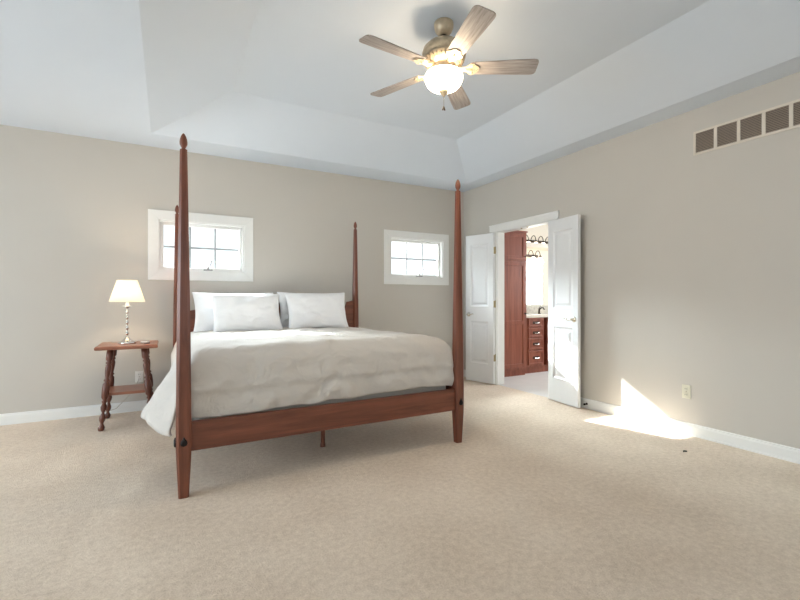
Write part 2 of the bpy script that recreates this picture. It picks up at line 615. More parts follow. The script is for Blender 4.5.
for yy in (4.02, 3.92):
    m.lathe([(0.012, 0), (0.012, -0.006), (0.006, -0.010)], (XR + 0.03, yy, zt - 0.018), 12)
m.build('ball_catch', M['brass'], cas)


def door_leaf(name, pin, ang, mirror, label):
    """leaf local frame: x = 0..w from pin to free edge, y = 0 wall face .. 0.035 room face, z up."""
    wd, th, z0, z1 = 0.464, 0.035, 0.012, 2.035
    xs = [0, 0.085, wd - 0.085, wd]
    zs = [z0, 0.27, 0.84, 1.05, 1.90, z1]
    m = MB().cells(xs, zs, {(1, 1), (1, 3)}, lambda u, v, d: (u, d, v), 0, th)
    root = m.build(name, M['door'], bevel=0.004)
    for (pz0, pz1) in ((0.27, 0.84), (1.05, 1.90)):
        p = MB()
        # sticking (sloped moulding), flat recess and raised field, both faces
        a, b = 0.085, wd - 0.085
        for f, s in ((th, -1), (0.0, 1)):
            def ring(ins, dep):
                return [(a + ins, f + s * dep, pz0 + ins), (b - ins, f + s * dep, pz0 + ins), (b - ins, f + s * dep, pz1 - ins), (a + ins, f + s * dep, pz1 - ins)]
            p.loft([ring(-0.002, 0.002), ring(0.012, 0.011), ring(0.030, 0.012), ring(0.052, 0.004), ring(0.06, 0.004)], cap=False)
            r = [p.bm.verts.new(q) for q in ring(0.06, 0.004)]
            p.bm.faces.new(r)
        p.build('panel', M['door'], root)
    # hinges at the pin edge
    for hz in (0.36, 1.08, 1.80):
        h = MB()
        h.lathe([(0.0065, 0), (0.0065, 0.09)], (-0.004, -0.004, hz - 0.045), 10)
        h.lathe([(0.003, 0), (0.006, 0.004), (0.003, 0.009)], (-0.004, -0.004, hz + 0.045), 10)
        h.box(-0.0035, -0.0003, 0.0, 0.032, hz - 0.045, hz + 0.045)
        h.build('hinge', M['brass'], root)
    # levers on both faces
    hz, hx = 0.935, wd - 0.055
    for f, s in ((th, 1), (0.0, -1)):
        k = MB()
        rot = Matrix.Rotation(-s * PI / 2, 4, 'X')
        k.lathe([(0.030, 0), (0.030, 0.006), (0.022, 0.011), (0.011, 0.013), (0.010, 0.042), (0.005, 0.046)], (hx, f, hz), 20, mat=rot.to_3x3())
        y = f + s * 0.040
        k.tube([(hx + 0.004, y, hz), (hx - 0.02, y, hz - 0.002), (hx - 0.045, y + s * 0.003, hz - 0.010), (hx - 0.07, y, hz + 0.002),
                (hx - 0.09, y, hz + 0.010), (hx - 0.108, y, hz + 0.006)], [0.008, 0.008, 0.007, 0.006, 0.006, 0.005])
        if s < 0:
            k.bm.verts.ensure_lookup_table()
            for v in k.bm.verts:          # the hidden lever sits flatter to the wall
                v.co.y = f + (v.co.y - f) * 0.9
        k.build('door_lever', M['silver'], root, smooth=True)
    mat = Matrix.Rotation(ang, 4, 'Z')
    if mirror:
        me_flip = Matrix.Scale(-1, 4, Vector((0, 1, 0)))
        for o in [root] + list(root.children):
            o.data.transform(me_flip)
            o.data.flip_normals()
    root.location = pin
    root.rotation_euler = (0, 0, ang)
    return struct(root, label, 'door')


# x axis of the leaf points from the hinge to the free edge
door_leaf('door_1', (XR - 0.024, yb + 0.004, 0), PI / 2 + math.radians(15), False,
          'left white two panel door leaf swung back toward the room corner')
door_leaf('door_2', (XR - 0.024, ya - 0.004, 0), -PI / 2 - math.radians(8), True,
          'right white two panel door leaf with lever and sunlit lower panel')

# door stop on the baseboard
d = empty('door_stop', (XR - 0.014, 3.03, 0.05))
m = MB().lathe([(0.012, 0), (0.012, 0.004), (0.006, 0.006), (0.006, 0.03)], n=12, mat=Matrix.Rotation(-PI / 2, 3, 'Y'))
m.build('stem', M['fan_dark'], d)
m = MB().lathe([(0.006, 0.03), (0.011, 0.032), (0.011, 0.042), (0.007, 0.045)], n=12, mat=Matrix.Rotation(-PI / 2, 3, 'Y'))
m.build('tip', M['bolt'], d)
tag(d, 'small dark door stop on the baseboard beside the right door leaf', 'door stop')

# ------------------------------------------------------------------ four poster bed
BW, BL = 1.974, 2.16
BED = empty('four_poster_bed', (0.087, 2.80, 0.0), 0.010)
tag(BED, 'cherry wood four poster bed with tall tapered posts', 'bed')


def sq_ring(cx, cy, hw, z, ch):
    """square ring with chamfered corners"""
    c = hw * ch
    return [(cx + hw - c, cy - hw, z), (cx + hw, cy - hw + c, z), (cx + hw, cy + hw - c, z), (cx + hw - c, cy + hw, z),
            (cx - hw + c, cy + hw, z), (cx - hw, cy + hw - c, z), (cx - hw, cy - hw + c, z), (cx - hw + c, cy - hw, z)]


def bed_post(u, v, front):
    m = MB()
    m.loft([sq_ring(u, v, hw, z, ch) for hw, z, ch in (
        (0.0275, 0.0, 0.34), (0.0395, 0.25, 0.34), (0.0405, 0.30, 0.34), (0.0405, 0.45, 0.34), (0.0395, 0.52, 0.36),
        (0.0360, 0.92, 0.42), (0.0285, 1.45, 0.46), (0.020, 1.98, 0.48), (0.019, 2.018, 0.48))])
    p = m.build('bed_post', M['cherry_z'], BED)
    f = MB().lathe([(0.018, 2.016), (0.013, 2.022), (0.010, 2.028), (0.014, 2.034), (0.0205, 2.048), (0.0215, 2.062), (0.019, 2.080),
                    (0.013, 2.098), (0.006, 2.110), (0.002, 2.114)], (u, v, 0), 20)
    f.build('finial', M['cherry_z'], p, smooth=True)
    # black drop shaped bolt covers, on the outer end face and the outer side face
    for face in ('end', 'side'):
        b = MB()
        s = -1 if front else 1
        pts = [(0.0, 0.036), (0.006, 0.022), (0.015, 0.010), (0.019, -0.004), (0.014, -0.017), (0.0, -0.022), (-0.014, -0.017),
               (-0.019, -0.004), (-0.015, 0.010), (-0.006, 0.022)]
        if face == 'end':
            rings = [[(u + a * k, v + s * d, 0.325 + c * k) for a, c in pts] for k, d in ((1.0, 0.0400), (1.0, 0.046), (0.6, 0.051))]
        else:
            t = -1 if u < 1 else 1
            rings = [[(u + t * d, v + a * k, 0.315 + c * k) for a, c in pts] for k, d in ((1.0, 0.0400), (1.0, 0.046), (0.6, 0.051))]
        b.loft(rings)
        b.build('bolt_cover', M['bolt'], p, bevel=0.001)
    return p


for u, v, fr in ((0, 0, True), (BW, 0, True), (0.03, BL, False), (BW + 0.03, BL, False)):
    bed_post(u, v, fr)
MB().box(0.040, BW - 0.040, -0.016, 0.016, 0.262, 0.432).build('foot_rail', M['cherry_x'], BED, bevel=0.003)
for u in (0.0, BW):
    MB().box(u - 0.014, u + 0.014, 0.040, BL - 0.040, 0.262, 0.432).build('side_rail', M['cherry_y'], BED, bevel=0.003)
# headboard with gently arched, shouldered top
m = MB()
tops = [(0.040, 1.13), (0.085, 1.115), (0.10, 1.075), (0.115, 1.04), (0.14, 1.03), (0.25, 1.045), (0.5, 1.085), (0.75, 1.105), (BW / 2, 1.112)]
tops = [(0.065, 1.13)] + tops[1:] + [(BW - a, z) for a, z in tops[-2:0:-1]] + [(BW - 0.004, 1.13)]
ring = [(0.065, 0.262)] + tops + [(BW - 0.004, 0.262)]
m.loft([[(a, BL - 0.014, z) for a, z in ring], [(a, BL + 0.014, z) for a, z in ring]])
m.build('headboard', M['cherry_x'], BED, bevel=0.004)
# centre beam, slats and support leg
MB().box(BW / 2 - 0.035, BW / 2 + 0.035, 0.016, BL - 0.016, 0.262, 0.2715).build('centre_beam', M['cherry_y'], BED)
MB().lathe([(0.020, 0), (0.020, 0.02), (0.017, 0.03), (0.017, 0.2615)], (BW / 2, 0.42, 0), 12).build('support_leg', M['cherry_z'], BED)
for k in range(9):
    v = 0.12 + k * 0.235
    MB().box(0.014, BW - 0.014, v, v + 0.07, 0.272, 0.290).build('slat', M['cherry_x'], BED)


def rounded_slab(x0, x1, y0, y1, z0, z1, r=0.06):
    m = MB()

    def ring(ins, z):
        pts = []
        rr = max(r - ins * 0.5, 0.01)
        for cx, cy, a0 in ((x1 - rr - ins, y1 - rr - ins, 0), (x0 + rr + ins, y1 - rr - ins, PI / 2), (x0 + rr + ins, y0 + rr + ins, PI), (x1 - rr - ins, y0 + rr + ins, 1.5 * PI)):
            for k in range(5):
                a = a0 + k * PI / 8
                pts.append((cx + rr * math.cos(a), cy + rr * math.sin(a), z))
        return pts
    m.loft([ring(0.02, z0), ring(0.003, z0 + 0.012), ring(0, z0 + 0.03), ring(0, z1 - 0.03), ring(0.003, z1 - 0.012), ring(0.02, z1)])
    return m


def to_bed(o):
    o.location = BED.location
    o.rotation_euler = BED.rotation_euler
    return o


bs = rounded_slab(0.050, BW - 0.050, 0.055, BL - 0.03, 0.290, 0.51)
tag(to_bed(bs.build('box_spring', M['mattress'], smooth=False)), 'grey box spring inside the bed rails under the comforter', 'box spring')
mt = rounded_slab(0.052, BW - 0.052, 0.060, BL - 0.03, 0.511, 0.795, 0.08)
tag(to_bed(mt.build('mattress', M['mattress'])), 'grey mattress under the white comforter, edge showing above foot rail', 'mattress')


# ---- comforter: one cloth; top, front drop behind the foot rail and two hanging sides
def wrinkle(p, s, seed):
    return noise.noise(Vector((p[0] * s + seed, p[1] * s, p[2] * s + 3.1)))


def comforter():
    # side profile: distance past the edge -> (outward offset, z)
    L, R = 0.13, BW - 0.13
    nu, nv, ns, nf = 90, 80, 26, 26
    v0, v1 = 0.20, BL - 0.14
    TOPZ = 0.838

    def crown(u, v):
        a = min(max((u - L) / (R - L), 0), 1)
        b = min(max((v - v0) / (v1 - v0), 0), 1)
        z = TOPZ + 0.022 * math.sin(PI * a) ** 0.6 - 0.020 * b
        z += 0.010 * wrinkle((u, v, 0), 4.0, 2.0) + 0.010 * wrinkle((u * 0.6, v, 0), 12.0, 7.0)
        z += 0.010 * math.sin(9 * v + 2.5 * math.sin(2.1 * u)) * 0.5 * max(0, 1 - 1.6 * b)
        return z
    grid = {}
    NU = nu + 2 * ns
    for i in range(NU + 1):
        for j in range(-nf, nv + 1):
            side = 0.0
            sgn = 0
            if i < ns:
                side = (ns - i) / ns
                sgn = -1
                u = L
            elif i > ns + nu:
                side = (i - ns - nu) / ns
                sgn = 1
                u = R
            else:
                u = L + (R - L) * (i - ns) / nu
            if side > 0 and j < 0:
                continue
            v = v0 + (v1 - v0) * max(j, 0) / nv
            z = crown(u, v)
            if side > 0:
                # hanging side: rounds over the mattress edge, then drapes outward with soft vertical folds
                b = (v - v0) / (v1 - v0)
                q = side
                front = math.exp(-((v - 0.52) / 0.20) ** 2) if v < 0.52 else math.exp(-((v - 0.52) / 0.5) ** 2)
                drop = (0.475 if sgn < 0 else 0.455) + 0.035 * wrinkle((0, v, 0), 2.4, 1.0 + sgn) + 0.03 * math.exp(-((b - 0.0) / 0.10) ** 2)
                flare = 0.06 + 0.245 * front + 0.028 * math.sin(8.5 * v + 0.6 + sgn) + 0.03 * wrinkle((0, v, 0), 3.0, 5.0)
                flare *= 1 - 0.45 * b
                if q < 0.30:
                    a = q / 0.30 * PI / 2
                    off = 0.115 * math.sin(a)
                    dz = 0.115 * (1 - math.cos(a))
                else:
                    t = (q - 0.30) / 0.70
                    off = 0.115 + 0.012 + flare * (t ** 1.25) + (0.022 * math.sin(19 * v + 3 * t + sgn) + 0.03 * wrinkle((0, v, t * 0.3), 7.0, 6.0)) * t + 0.03 * math.sin(PI * min(1, t * 1.1)) * front
                    off = max(off, 0.127 + 0.03 * min(1, t * 4))
                    dz = 0.115 + (drop - 0.115) * t
                    # rounded bag at hem
                    if t > 0.88:
                        off -= 0.035 * ((t - 0.88) / 0.12) ** 2
                u = u + sgn * off
                z = z - dz
                v = v - 0.115 * (1 - b) ** 6 * min(1, q * 1.6)
                pt = [u, v, z]
                pt[0] += sgn * 0.012 * wrinkle((u, v * 1.0, z), 9.0, 4.0)
            else:
                pt = [u, v, z]
                if j < 0:
                    q = -j / nf
                    a = (u - L) / (R - L)
                    if q < 0.50:
                        g = q / 0.50 * PI / 2
                        dv = 0.185 * math.sin(g)
                        dz = 0.165 * (1 - math.cos(g))
                    else:
                        t = (q - 0.50) / 0.50
                        # a faint tuck: the upper roll slightly overhangs the lower one
                        st = min(1, max(0, (t - 0.30) / 0.14))
                        dv = 0.185 + 0.014 * math.sin(min(1, t / 0.36) * PI * 0.6) - 0.016 * st * st * (3 - 2 * st) + 0.012 * math.sin(max(0, t - 0.36) / 0.64 * PI)
                        dz = 0.165 + 0.237 * t
                    dz += 0.016 * math.sin(2.2 * u + 0.5) * q + 0.012 * (a - 0.5) * q
                    diag = wrinkle((u * 1.0 + q * 0.55 * (1 if a < 0.5 else -1), q * 0.22, 0), 8.0, 9.0)
                    dv += (0.020 * diag + 0.014 * wrinkle((u, q * 0.45, 0), 4.5, 2.0) + 0.010 * wrinkle((u - q * 0.3, q * 0.4, 0), 18.0, 3.0)) * min(1, q * 2.2)
                    pt = [u, v - dv, z - dz]
                    # the ends of the front face widen toward the posts
                    e = 0.100 * math.sin(min(1, q / 0.4) * PI / 2)
                    pt[0] += e * (2 * a - 1) * abs(2 * a - 1) ** 2
            grid[(i, j)] = pt
    m = MB()
    V = {k: m.bm.verts.new(p) for k, p in grid.items()}
    for (i, j) in grid:
        q = [(i, j), (i + 1, j), (i + 1, j + 1), (i, j + 1)]
        if all(k in V for k in q):
            m.bm.faces.new([V[k] for k in q])
    # rounded corner fillers between front drop and side drape, tucked round the post
    for i0, sg in ((ns, -1), (ns + nu, 1)):
        steps = 9
        for k in range(steps):
            a, b = (i0, -k), (i0, -k - 1)
            c, d = (i0 + sg * k, 0), (i0 + sg * (k + 1), 0)
            if k == 0:
                m.bm.faces.new([V[a], V[b], V[d]])
            else:
                m.bm.faces.new([V[a], V[b], V[d], V[c]])
    o = m.build('comforter', M['comforter'], smooth=True)
    s = o.modifiers.new('thickness', 'SOLIDIFY')
    s.thickness = 0.022
    s.offset = -1
    sb = o.modifiers.new('soft', 'SUBSURF')
    sb.levels = 1
    sb.render_levels = 1
    return o


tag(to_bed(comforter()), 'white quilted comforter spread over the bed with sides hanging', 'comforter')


# ---- pillows
def pillow(name, w_, h_, t_, loc, rx, rz, seed, label, ry=0.0):
    m = MB()
    n = 26
    front, back = {}, {}
    for i in range(n + 1):
        for j in range(n + 1):
            a, b = -1 + 2 * i / n, -1 + 2 * j / n
            prof = max(0, (1 - abs(a) ** 2.6)) ** 0.55 * max(0, (1 - abs(b) ** 2.6)) ** 0.55
            x = w_ / 2 * a * (1 - 0.075 * (1 - b * b) * abs(a) ** 3)
            y = h_ / 2 * b * (1 - 0.09 * (1 - a * a) * abs(b) ** 3)
            wr = 0.016 * noise.noise(Vector((a * 2.2 + seed, b * 2.2, seed))) + 0.010 * noise.noise(Vector((a * 6 + seed, b * 4, 1))) + 0.006 * noise.noise(Vector((a * 3 + b * 8 + seed, b * 3 - a * 2, 4)))
            z = t_ / 2 * prof
            edge = i in (0, n) or j in (0, n)
            zr = 0.012 * noise.noise(Vector((a * 1.7, b * 1.7, seed + 5)))
            fz = z + (wr * min(1, prof * 2)) + zr
            bz = -z * 0.8 + (wr * min(1, prof * 2)) + zr
            front[i, j] = m.bm.verts.new((x, y, fz))
            back[i, j] = front[i, j] if edge else m.bm.verts.new((x, y, bz))
    for i in range(n):
        for j in range(n):
            q = [(i, j), (i + 1, j), (i + 1, j + 1), (i, j + 1)]
            m.bm.faces.new([front[k] for k in q])
            m.bm.faces.new([back[k] for k in q[::-1]])
    o = m.build(name, M['pillow'], smooth=True)
    o.location = loc
    o.rotation_euler = (rx, ry, rz)
    sb = o.modifiers.new('soft', 'SUBSURF')
    sb.levels = sb.render_levels = 1
    return tag(o, label, 'pillow', 'white pillows at the head of the bed')


R_ = math.radians
pillow('pillow', 0.84, 0.45, 0.16, (0.635, 4.785, 1.012), R_(74), R_(1), 1.0, 'large white pillow against the left half of the headboard, mostly hidden')
pillow('pillow', 0.84, 0.45, 0.16, (1.485, 4.81, 1.02), R_(74), R_(1), 4.0, 'large white pillow against the right half of the headboard, mostly hidden')
pillow('pillow', 0.70, 0.44, 0.16, (0.725, 4.58, 1.01), R_(64), R_(1), 8.0, 'front white pillow on the left half of the bed, nearest the camera')
pillow('pillow', 0.67, 0.44, 0.16, (1.445, 4.60, 1.02), R_(66), R_(1), 12.0, 'front white pillow on the right half of the bed')

# ------------------------------------------------------------------ side table
TBL = empty('side_table', (-0.31, 4.76, 0))
tag(TBL, 'reddish brown side table with splayed turned legs left of the bed', 'side table')
m = MB()
hw, hd = 0.240, 0.245
m.loft([[(-x, -y, z), (x, -y, z), (x, y, z), (-x, y, z)] for x, y, z in (
    (hw - 0.015, hd - 0.015, 0.700), (hw - 0.002, hd - 0.002, 0.704), (hw, hd, 0.712), (hw, hd, 0.724), (hw - 0.006, hd - 0.006, 0.732), (hw - 0.012, hd - 0.012, 0.735))])
m.build('table_top', M['table_top'], TBL)
leg_prof = [(0.014, 0), (0.020, 0.01), (0.022, 0.03), (0.014, 0.055), (0.012, 0.065), (0.019, 0.09), (0.020, 0.115), (0.013, 0.145), (0.011, 0.155),
            (0.018, 0.18), (0.020, 0.205), (0.013, 0.235), (0.019, 0.25), (0.013, 0.262), (0.022, 0.285), (0.024, 0.345), (0.022, 0.40), (0.014, 0.418),
            (0.021, 0.432), (0.014, 0.446), (0.016, 0.47), (0.019, 0.51), (0.020, 0.545), (0.014, 0.57), (0.021, 0.583), (0.014, 0.596), (0.022, 0.615), (0.022, 0.705)]
for sx in (-1, 1):
    for sy in (-1, 1):
        m = MB()
        rings = []
        for r, z in [(r_ * 1.55 - 0.007, z_) for r_, z_ in leg_prof]:
            k = 1 - z / 0.705
            cx = sx * (0.130 + 0.062 * k)
            cy = sy * (0.150 + 0.080 * k)
            rings.append([(cx + r * math.cos(2 * PI * q / 16), cy + r * math.sin(2 * PI * q / 16), z) for q in range(16)])
        m.loft(rings).build('leg', M['table_leg'], TBL, smooth=True)
MB().box(-0.165, 0.165, -0.175, 0.175, 0.290, 0.315).build('shelf', M['table_top'], TBL, bevel=0.003)

# table lamp
LMP = empty('table_lamp', (-0.322, 4.74, 0.735))
tag(LMP, 'lit table lamp with cream shade and slim chrome stem', 'lamp')
MB().lathe([(0.072, 0), (0.074, 0.006), (0.072, 0.014), (0.060, 0.020), (0.052, 0.022), (0.040, 0.034), (0.022, 0.050), (0.012, 0.066), (0.008, 0.072)], n=32).build('base', M['chrome'], LMP, smooth=True)
prof = [(0.008, 0.070)]
for k in range(5):
    z = 0.078 + k * 0.050
    prof += [(0.006, z), (0.013, z + 0.010), (0.015, z + 0.016), (0.013, z + 0.022), (0.006, z + 0.032), (0.0055, z + 0.044)]
prof += [(0.007, 0.328), (0.018, 0.336), (0.026, 0.344)]
MB().lathe(prof, n=20).build('stem', M['chrome'], LMP, smooth=True)
MB().lathe([(0.020, 0.342), (0.040, 0.346), (0.040, 0.352), (0.015, 0.356), (0.013, 0.397), (0.010, 0.402)], n=20).build('socket', M['dish'], LMP, smooth=False)
MB().lathe([(0.012, 0.402), (0.026, 0.427), (0.030, 0.447), (0.024, 0.470), (0.010, 0.482)], n=16).build('bulb', glow('warm_bulb', (1.0, 0.78, 0.48), 20.0), LMP, smooth=True)
m = MB().lathe([(0.145, 0.388), (0.144, 0.393), (0.083, 0.584), (0.083, 0.590)], n=48, cap=False)
sh = m.build('lamp_shade', M['shade'], LMP, smooth=True)
sm = sh.modifiers.new('thickness', 'SOLIDIFY')
sm.thickness = 0.002
sp = MB()
for k in range(3):
    a = 2 * PI * k / 3
    sp.tube([(0, 0, 0.578), (0.0832 * math.cos(a), 0.0832 * math.sin(a), 0.584)], 0.0015, 6)
sp.tube([(0.028, 0, 0.39), (0.036, 0, 0.46), (0.020, 0, 0.55), (0, 0, 0.579)], 0.0015, 6)
sp.tube([(-0.028, 0, 0.39), (-0.036, 0, 0.46), (-0.020, 0, 0.55), (0, 0, 0.579)], 0.0015, 6)
sp.build('harp', M['chrome'], LMP)
MB().tube([(-0.070, 0.02, 0.006), (-0.12, 0.12, 0.006), (-0.16, 0.26, 0.004), (-0.19, 0.30, -0.10), (-0.215, 0.33, -0.42), (-0.235, 0.36, -0.62), (-0.21, 0.38, -0.70),
           (-0.12, 0.39, -0.68), (-0.02, 0.40, -0.57), (0.05, 0.41, -0.47), (0.068, 0.418, -0.42)], 0.0032, 6).build('power_cord', M['cord'], LMP, smooth=True)
pl = bpy.data.lights.new('lamp_bulb_light', 'POINT')
pl.energy = 9.0
pl.color = (1.0, 0.79, 0.56)
pl.shadow_soft_size = 0.03
plo = bpy.data.objects.new('lamp_bulb_light', pl)
C.objects.link(plo)
plo.parent = LMP
plo.location = (0, 0, 0.50)

# small white dish on the table
dd = MB().lathe([(0.020, 0), (0.034, 0.004), (0.042, 0.016), (0.043, 0.018), (0.039, 0.017), (0.030, 0.007), (0.002, 0.005)], n=24)
dsh = dd.build('trinket_dish', M['dish'], smooth=True, loc=(-0.175, 4.68, 0.735))
tag(dsh, 'small round white dish on the side table beside the lamp', 'dish')


# ------------------------------------------------------------------ wall outlets
def outlet(name, loc, rz, label, mat):
    r = empty(name, loc, rz)            # local: x across, -y into the room, z up
    MB().box(-0.036, 0.036, -0.007, -0.0005, -0.058, 0.058).build('cover_plate', mat, r, bevel=0.003)
    for s in (-1, 1):
        k = MB().box(-0.017, 0.017, -0.010, -0.006, s * 0.025 - 0.014, s * 0.025 + 0.014).build('receptacle', mat, r, bevel=0.004)
        q = MB().box(-0.009, -0.006, -0.0106, -0.0095, s * 0.025 - 0.005, s * 0.025 + 0.006).box(0.006, 0.009, -0.0106, -0.0095, s * 0.025 - 0.005, s * 0.025 + 0.006)
        q.build('slot', M['slot'], k)
    MB().lathe([(0.004, 0.0), (0.003, 0.002)], (0, -0.0065, 0), 10, mat=Matrix.Rotation(PI / 2, 3, 'X')).build('screw', M['silver'], r)
    return tag(r, label, 'outlet')


outlet('wall_outlet', (-0.247, YB, 0.350), 0, 'white wall outlet behind the side table', M['plate_white'])
outlet('wall_outlet', (XR, 2.052, 0.362), -PI / 2, 'ivory wall outlet low on the right wall', M['plate'])

# ------------------------------------------------------------------ return air grille, high on the right wall
VG = empty('air_return_grille', (XR, 1.995, 2.45), -PI / 2)    # local x runs toward the camera
tag(VG, 'long brown louvred air return grille high on the right wall', 'air vent')
ns_, pw, gap = 7, 0.1350, 0.0240
x = 0.018
fr = MB()
tot = 0.018 * 2 + ns_ * pw + (ns_ - 1) * gap
fr.box(0, tot, -0.010, -0.0005, 0.080, 0.098).box(0, tot, -0.010, -0.0005, -0.098, -0.080)
fr.box(0, 0.018, -0.010, -0.0005, -0.080, 0.080).box(tot - 0.018, tot, -0.010, -0.0005, -0.080, 0.080)
for k in range(ns_ - 1):
    xx = 0.018 + (k + 1) * pw + k * gap
    fr.box(xx, xx + gap, -0.010, -0.0005, -0.080, 0.080)
fr.build('frame', M['vent_frame'], VG, bevel=0.002)
MB().box(0.010, tot - 0.010, -0.0025, -0.0005, -0.085, 0.085).build('duct_back', M['vent_back'], VG)
for k in range(ns_):
    xx = 0.018 + k * (pw + gap)
    m = MB()
    nl = 13
    for q in range(nl):
        z = -0.080 + 0.160 * (q + 0.5) / nl
        m.loft([[(a, -0.003, z + 0.0045), (a, -0.0085, z - 0.0035), (a, -0.0085, z - 0.0050), (a, -0.003, z + 0.0030)] for a in (xx, xx + pw)])
    m.build('louvre_panel', M['vent_slat'], VG)

# ------------------------------------------------------------------ ceiling fan
FAN = empty('ceiling_fan', (1.652, 2.421, TZ - 0.003))
tag(FAN, 'five blade ceiling fan with lit frosted bowl light', 'ceiling fan')
MB().lathe([(0.064, 0.003), (0.066, -0.006), (0.064, -0.032), (0.055, -0.056), (0.038, -0.076), (0.022, -0.082)], n=32).build('canopy', M['fan_metal'], FAN, smooth=True)
MB().lathe([(0.020, -0.080), (0.026, -0.092), (0.013, -0.102), (0.013, -0.125)], n=16).build('downrod', M['fan_dark'], FAN, smooth=True)
MB().lathe([(0.030, -0.122), (0.062, -0.127), (0.110, -0.146), (0.138, -0.175), (0.148, -0.205), (0.148, -0.226), (0.141, -0.232), (0.145, -0.238), (0.141, -0.250),
            (0.126, -0.268), (0.094, -0.292), (0.084, -0.297)], n=40).build('motor_housing', M['fan_metal'], FAN, smooth=True)
m = MB()
for k in range(30):
    a = 2 * PI * k / 30
    ca, sa = math.cos(a), math.sin(a)
    r0, r1 = 0.138, 0.108
    m.tube([(r0 * ca, r0 * sa, -0.255), (r1 * ca, r1 * sa, -0.285)], [0.004, 0.003], 6)
m.build('vent_ribs', M['fan_metal'], FAN, smooth=True)
MB().lathe([(0.084, -0.296), (0.088, -0.302), (0.088, -0.311), (0.074, -0.321), (0.098, -0.327), (0.106, -0.333), (0.106, -0.339)], n=32).build('light_fitter', M['fan_metal'], FAN, smooth=True)
MB().lathe([(0.106, -0.337), (0.118, -0.343), (0.126, -0.356), (0.128, -0.370), (0.124, -0.390), (0.113, -0.412), (0.094, -0.432), (0.066, -0.448), (0.035, -0.457), (0.010, -0.459)], n=40).build('light_bowl', M['bowl'], FAN, smooth=True)
MB().lathe([(0.010, -0.454), (0.032, -0.451), (0.034, -0.457), (0.029, -0.470), (0.016, -0.480), (0.010, -0.490), (0.004, -0.496)], n=20).build('finial', M['fan_metal'], FAN, smooth=True)
m = MB().tube([(0, 0, -0.494), (0.001, 0, -0.563)], 0.0016, 6)
ch = m.build('pull_chain', M['silver'], FAN)
MB().tube([(0, 0, -0.561), (-0.008, 0, -0.587)], [0.003, 0.005], 8).tube([(0.001, 0, -0.561), (0.009, 0, -0.587)], [0.003, 0.005], 8).build('chain_pull', M['fan_dark'], ch)
BZ = -0.306
for k in range(5):
    a = math.radians(185.25 - 72 * k)
    # blade: rounded paddle, pitched 12 degrees
    out = []
    ro, ri = 0.626, 0.180
    for rr, hw_ in ((ri, 0.050), (ri + 0.03, 0.056), (0.34, 0.061), (0.48, 0.067), (0.59, 0.070), (0.609, 0.067), (0.620, 0.058), (ro, 0.045)):
        out.append((rr, hw_))
    ring = [(r_, h_) for r_, h_ in out] + [(r_, -h_) for r_, h_ in out[::-1]]
    rot = Matrix.Translation((0, 0, BZ)) @ Matrix.Rotation(R_(-12), 4, 'X')
    m = MB().loft([[rot @ Vector((p[0], p[1], dz)) for p in ring] for dz in (-0.003, 0.004)])
    bl = m.build('blade', M['blade'], FAN, bevel=0.0015, rot=(0, 0, a))
    # blade iron: arm from the hub, widening to a scalloped plate under the blade
    m = MB()
    sc = [(0.120, 0.020), (0.150, 0.020), (0.165, 0.036), (0.180, 0.052), (0.200, 0.052), (0.212, 0.036), (0.228, 0.028), (0.240, 0.012)]
    rg = [(r_, h_) for r_, h_ in sc] + [(r_, -h_) for r_, h_ in sc[::-1]]
    m.loft([[rot @ Vector((p[0], p[1], dz)) for p in rg] for dz in (-0.010, -0.0032)])
    m.tube([(0.090, 0, -0.288), (0.112, 0, -0.306), (0.150, 0, BZ - 0.012), (0.19, 0, BZ - 0.008)], [0.016, 0.014, 0.012, 0.010], 10)
    for px, py in ((0.190, 0.030), (0.190, -0.030), (0.222, 0.0)):
        m.lathe([(0.007, 0), (0.005, -0.004)], rot @ Vector((px, py, -0.0095)), 10)
    m.build('blade_iron', M['fan_metal'], bl)

# ------------------------------------------------------------------ bathroom furniture seen through the doorway
LC = empty('linen_cabinet', (4.03, 4.80, 0))
tag(LC, 'tall reddish wood linen cabinet seen through the doorway', 'cabinet')
CW = 0.75
m = MB().box(0, CW, 0, 0.54, 0.09, 2.15)
m.build('body', M['bath_wood'], LC)
MB().box(0.0, CW, 0.03, 0.5, 0.0, 0.09).build('toe_kick', M['bath_wood'], LC)
MB().box(0.0, CW + 0.012, -0.018, 0.54, 2.15, 2.172).build('crown', M['bath_wood'], LC, bevel=0.004)


def panel_door(parent, name, x0, x1, z0, z1, mids=(), y=0.0, st=0.055):
    """frame and recessed panel on the face y (faces -y)"""
    zs = [z0, z0 + st]
    holes = set()
    for mz in mids:
        zs += [mz - st / 2, mz + st / 2]
    zs += [z1 - st, z1]
    for k in range(1, len(zs) - 1, 2):
        holes.add((1, k))
    o = MB().cells([x0, x0 + st, x1 - st, x1], zs, holes, lambda u, v, d_: (u, d_, v), y - 0.019, y - 0.0005).build(name, M['bath_wood'], parent, bevel=0.003)
    for k in range(1, len(zs) - 1, 2):
        MB().box(x0 + st - 0.001, x1 - st + 0.001, y - 0.010, y - 0.001, zs[k] - 0.001, zs[k + 1] + 0.001).build('panel', M['bath_wood'], o)
    return o


dr = panel_door(LC, 'door', 0.015, CW - 0.03, 1.735, 2.13)
MB().lathe([(0.006, 0), (0.006, 0.012), (0.014, 0.018), (0.012, 0.026), (0.004, 0.029)], (CW - 0.055, -0.019, 1.79), 14, mat=Matrix.Rotation(PI / 2, 3, 'X')).build('knob', M['fan_dark'], dr)
dr = panel_door(LC, 'door', 0.015, CW - 0.03, 0.13, 1.70, (0.80,))
MB().lathe([(0.006, 0), (0.006, 0.012), (0.014, 0.018), (0.012, 0.026), (0.004, 0.029)], (CW - 0.055, -0.019, 0.93), 14, mat=Matrix.Rotation(PI / 2, 3, 'X')).build('knob', M['fan_dark'], dr)

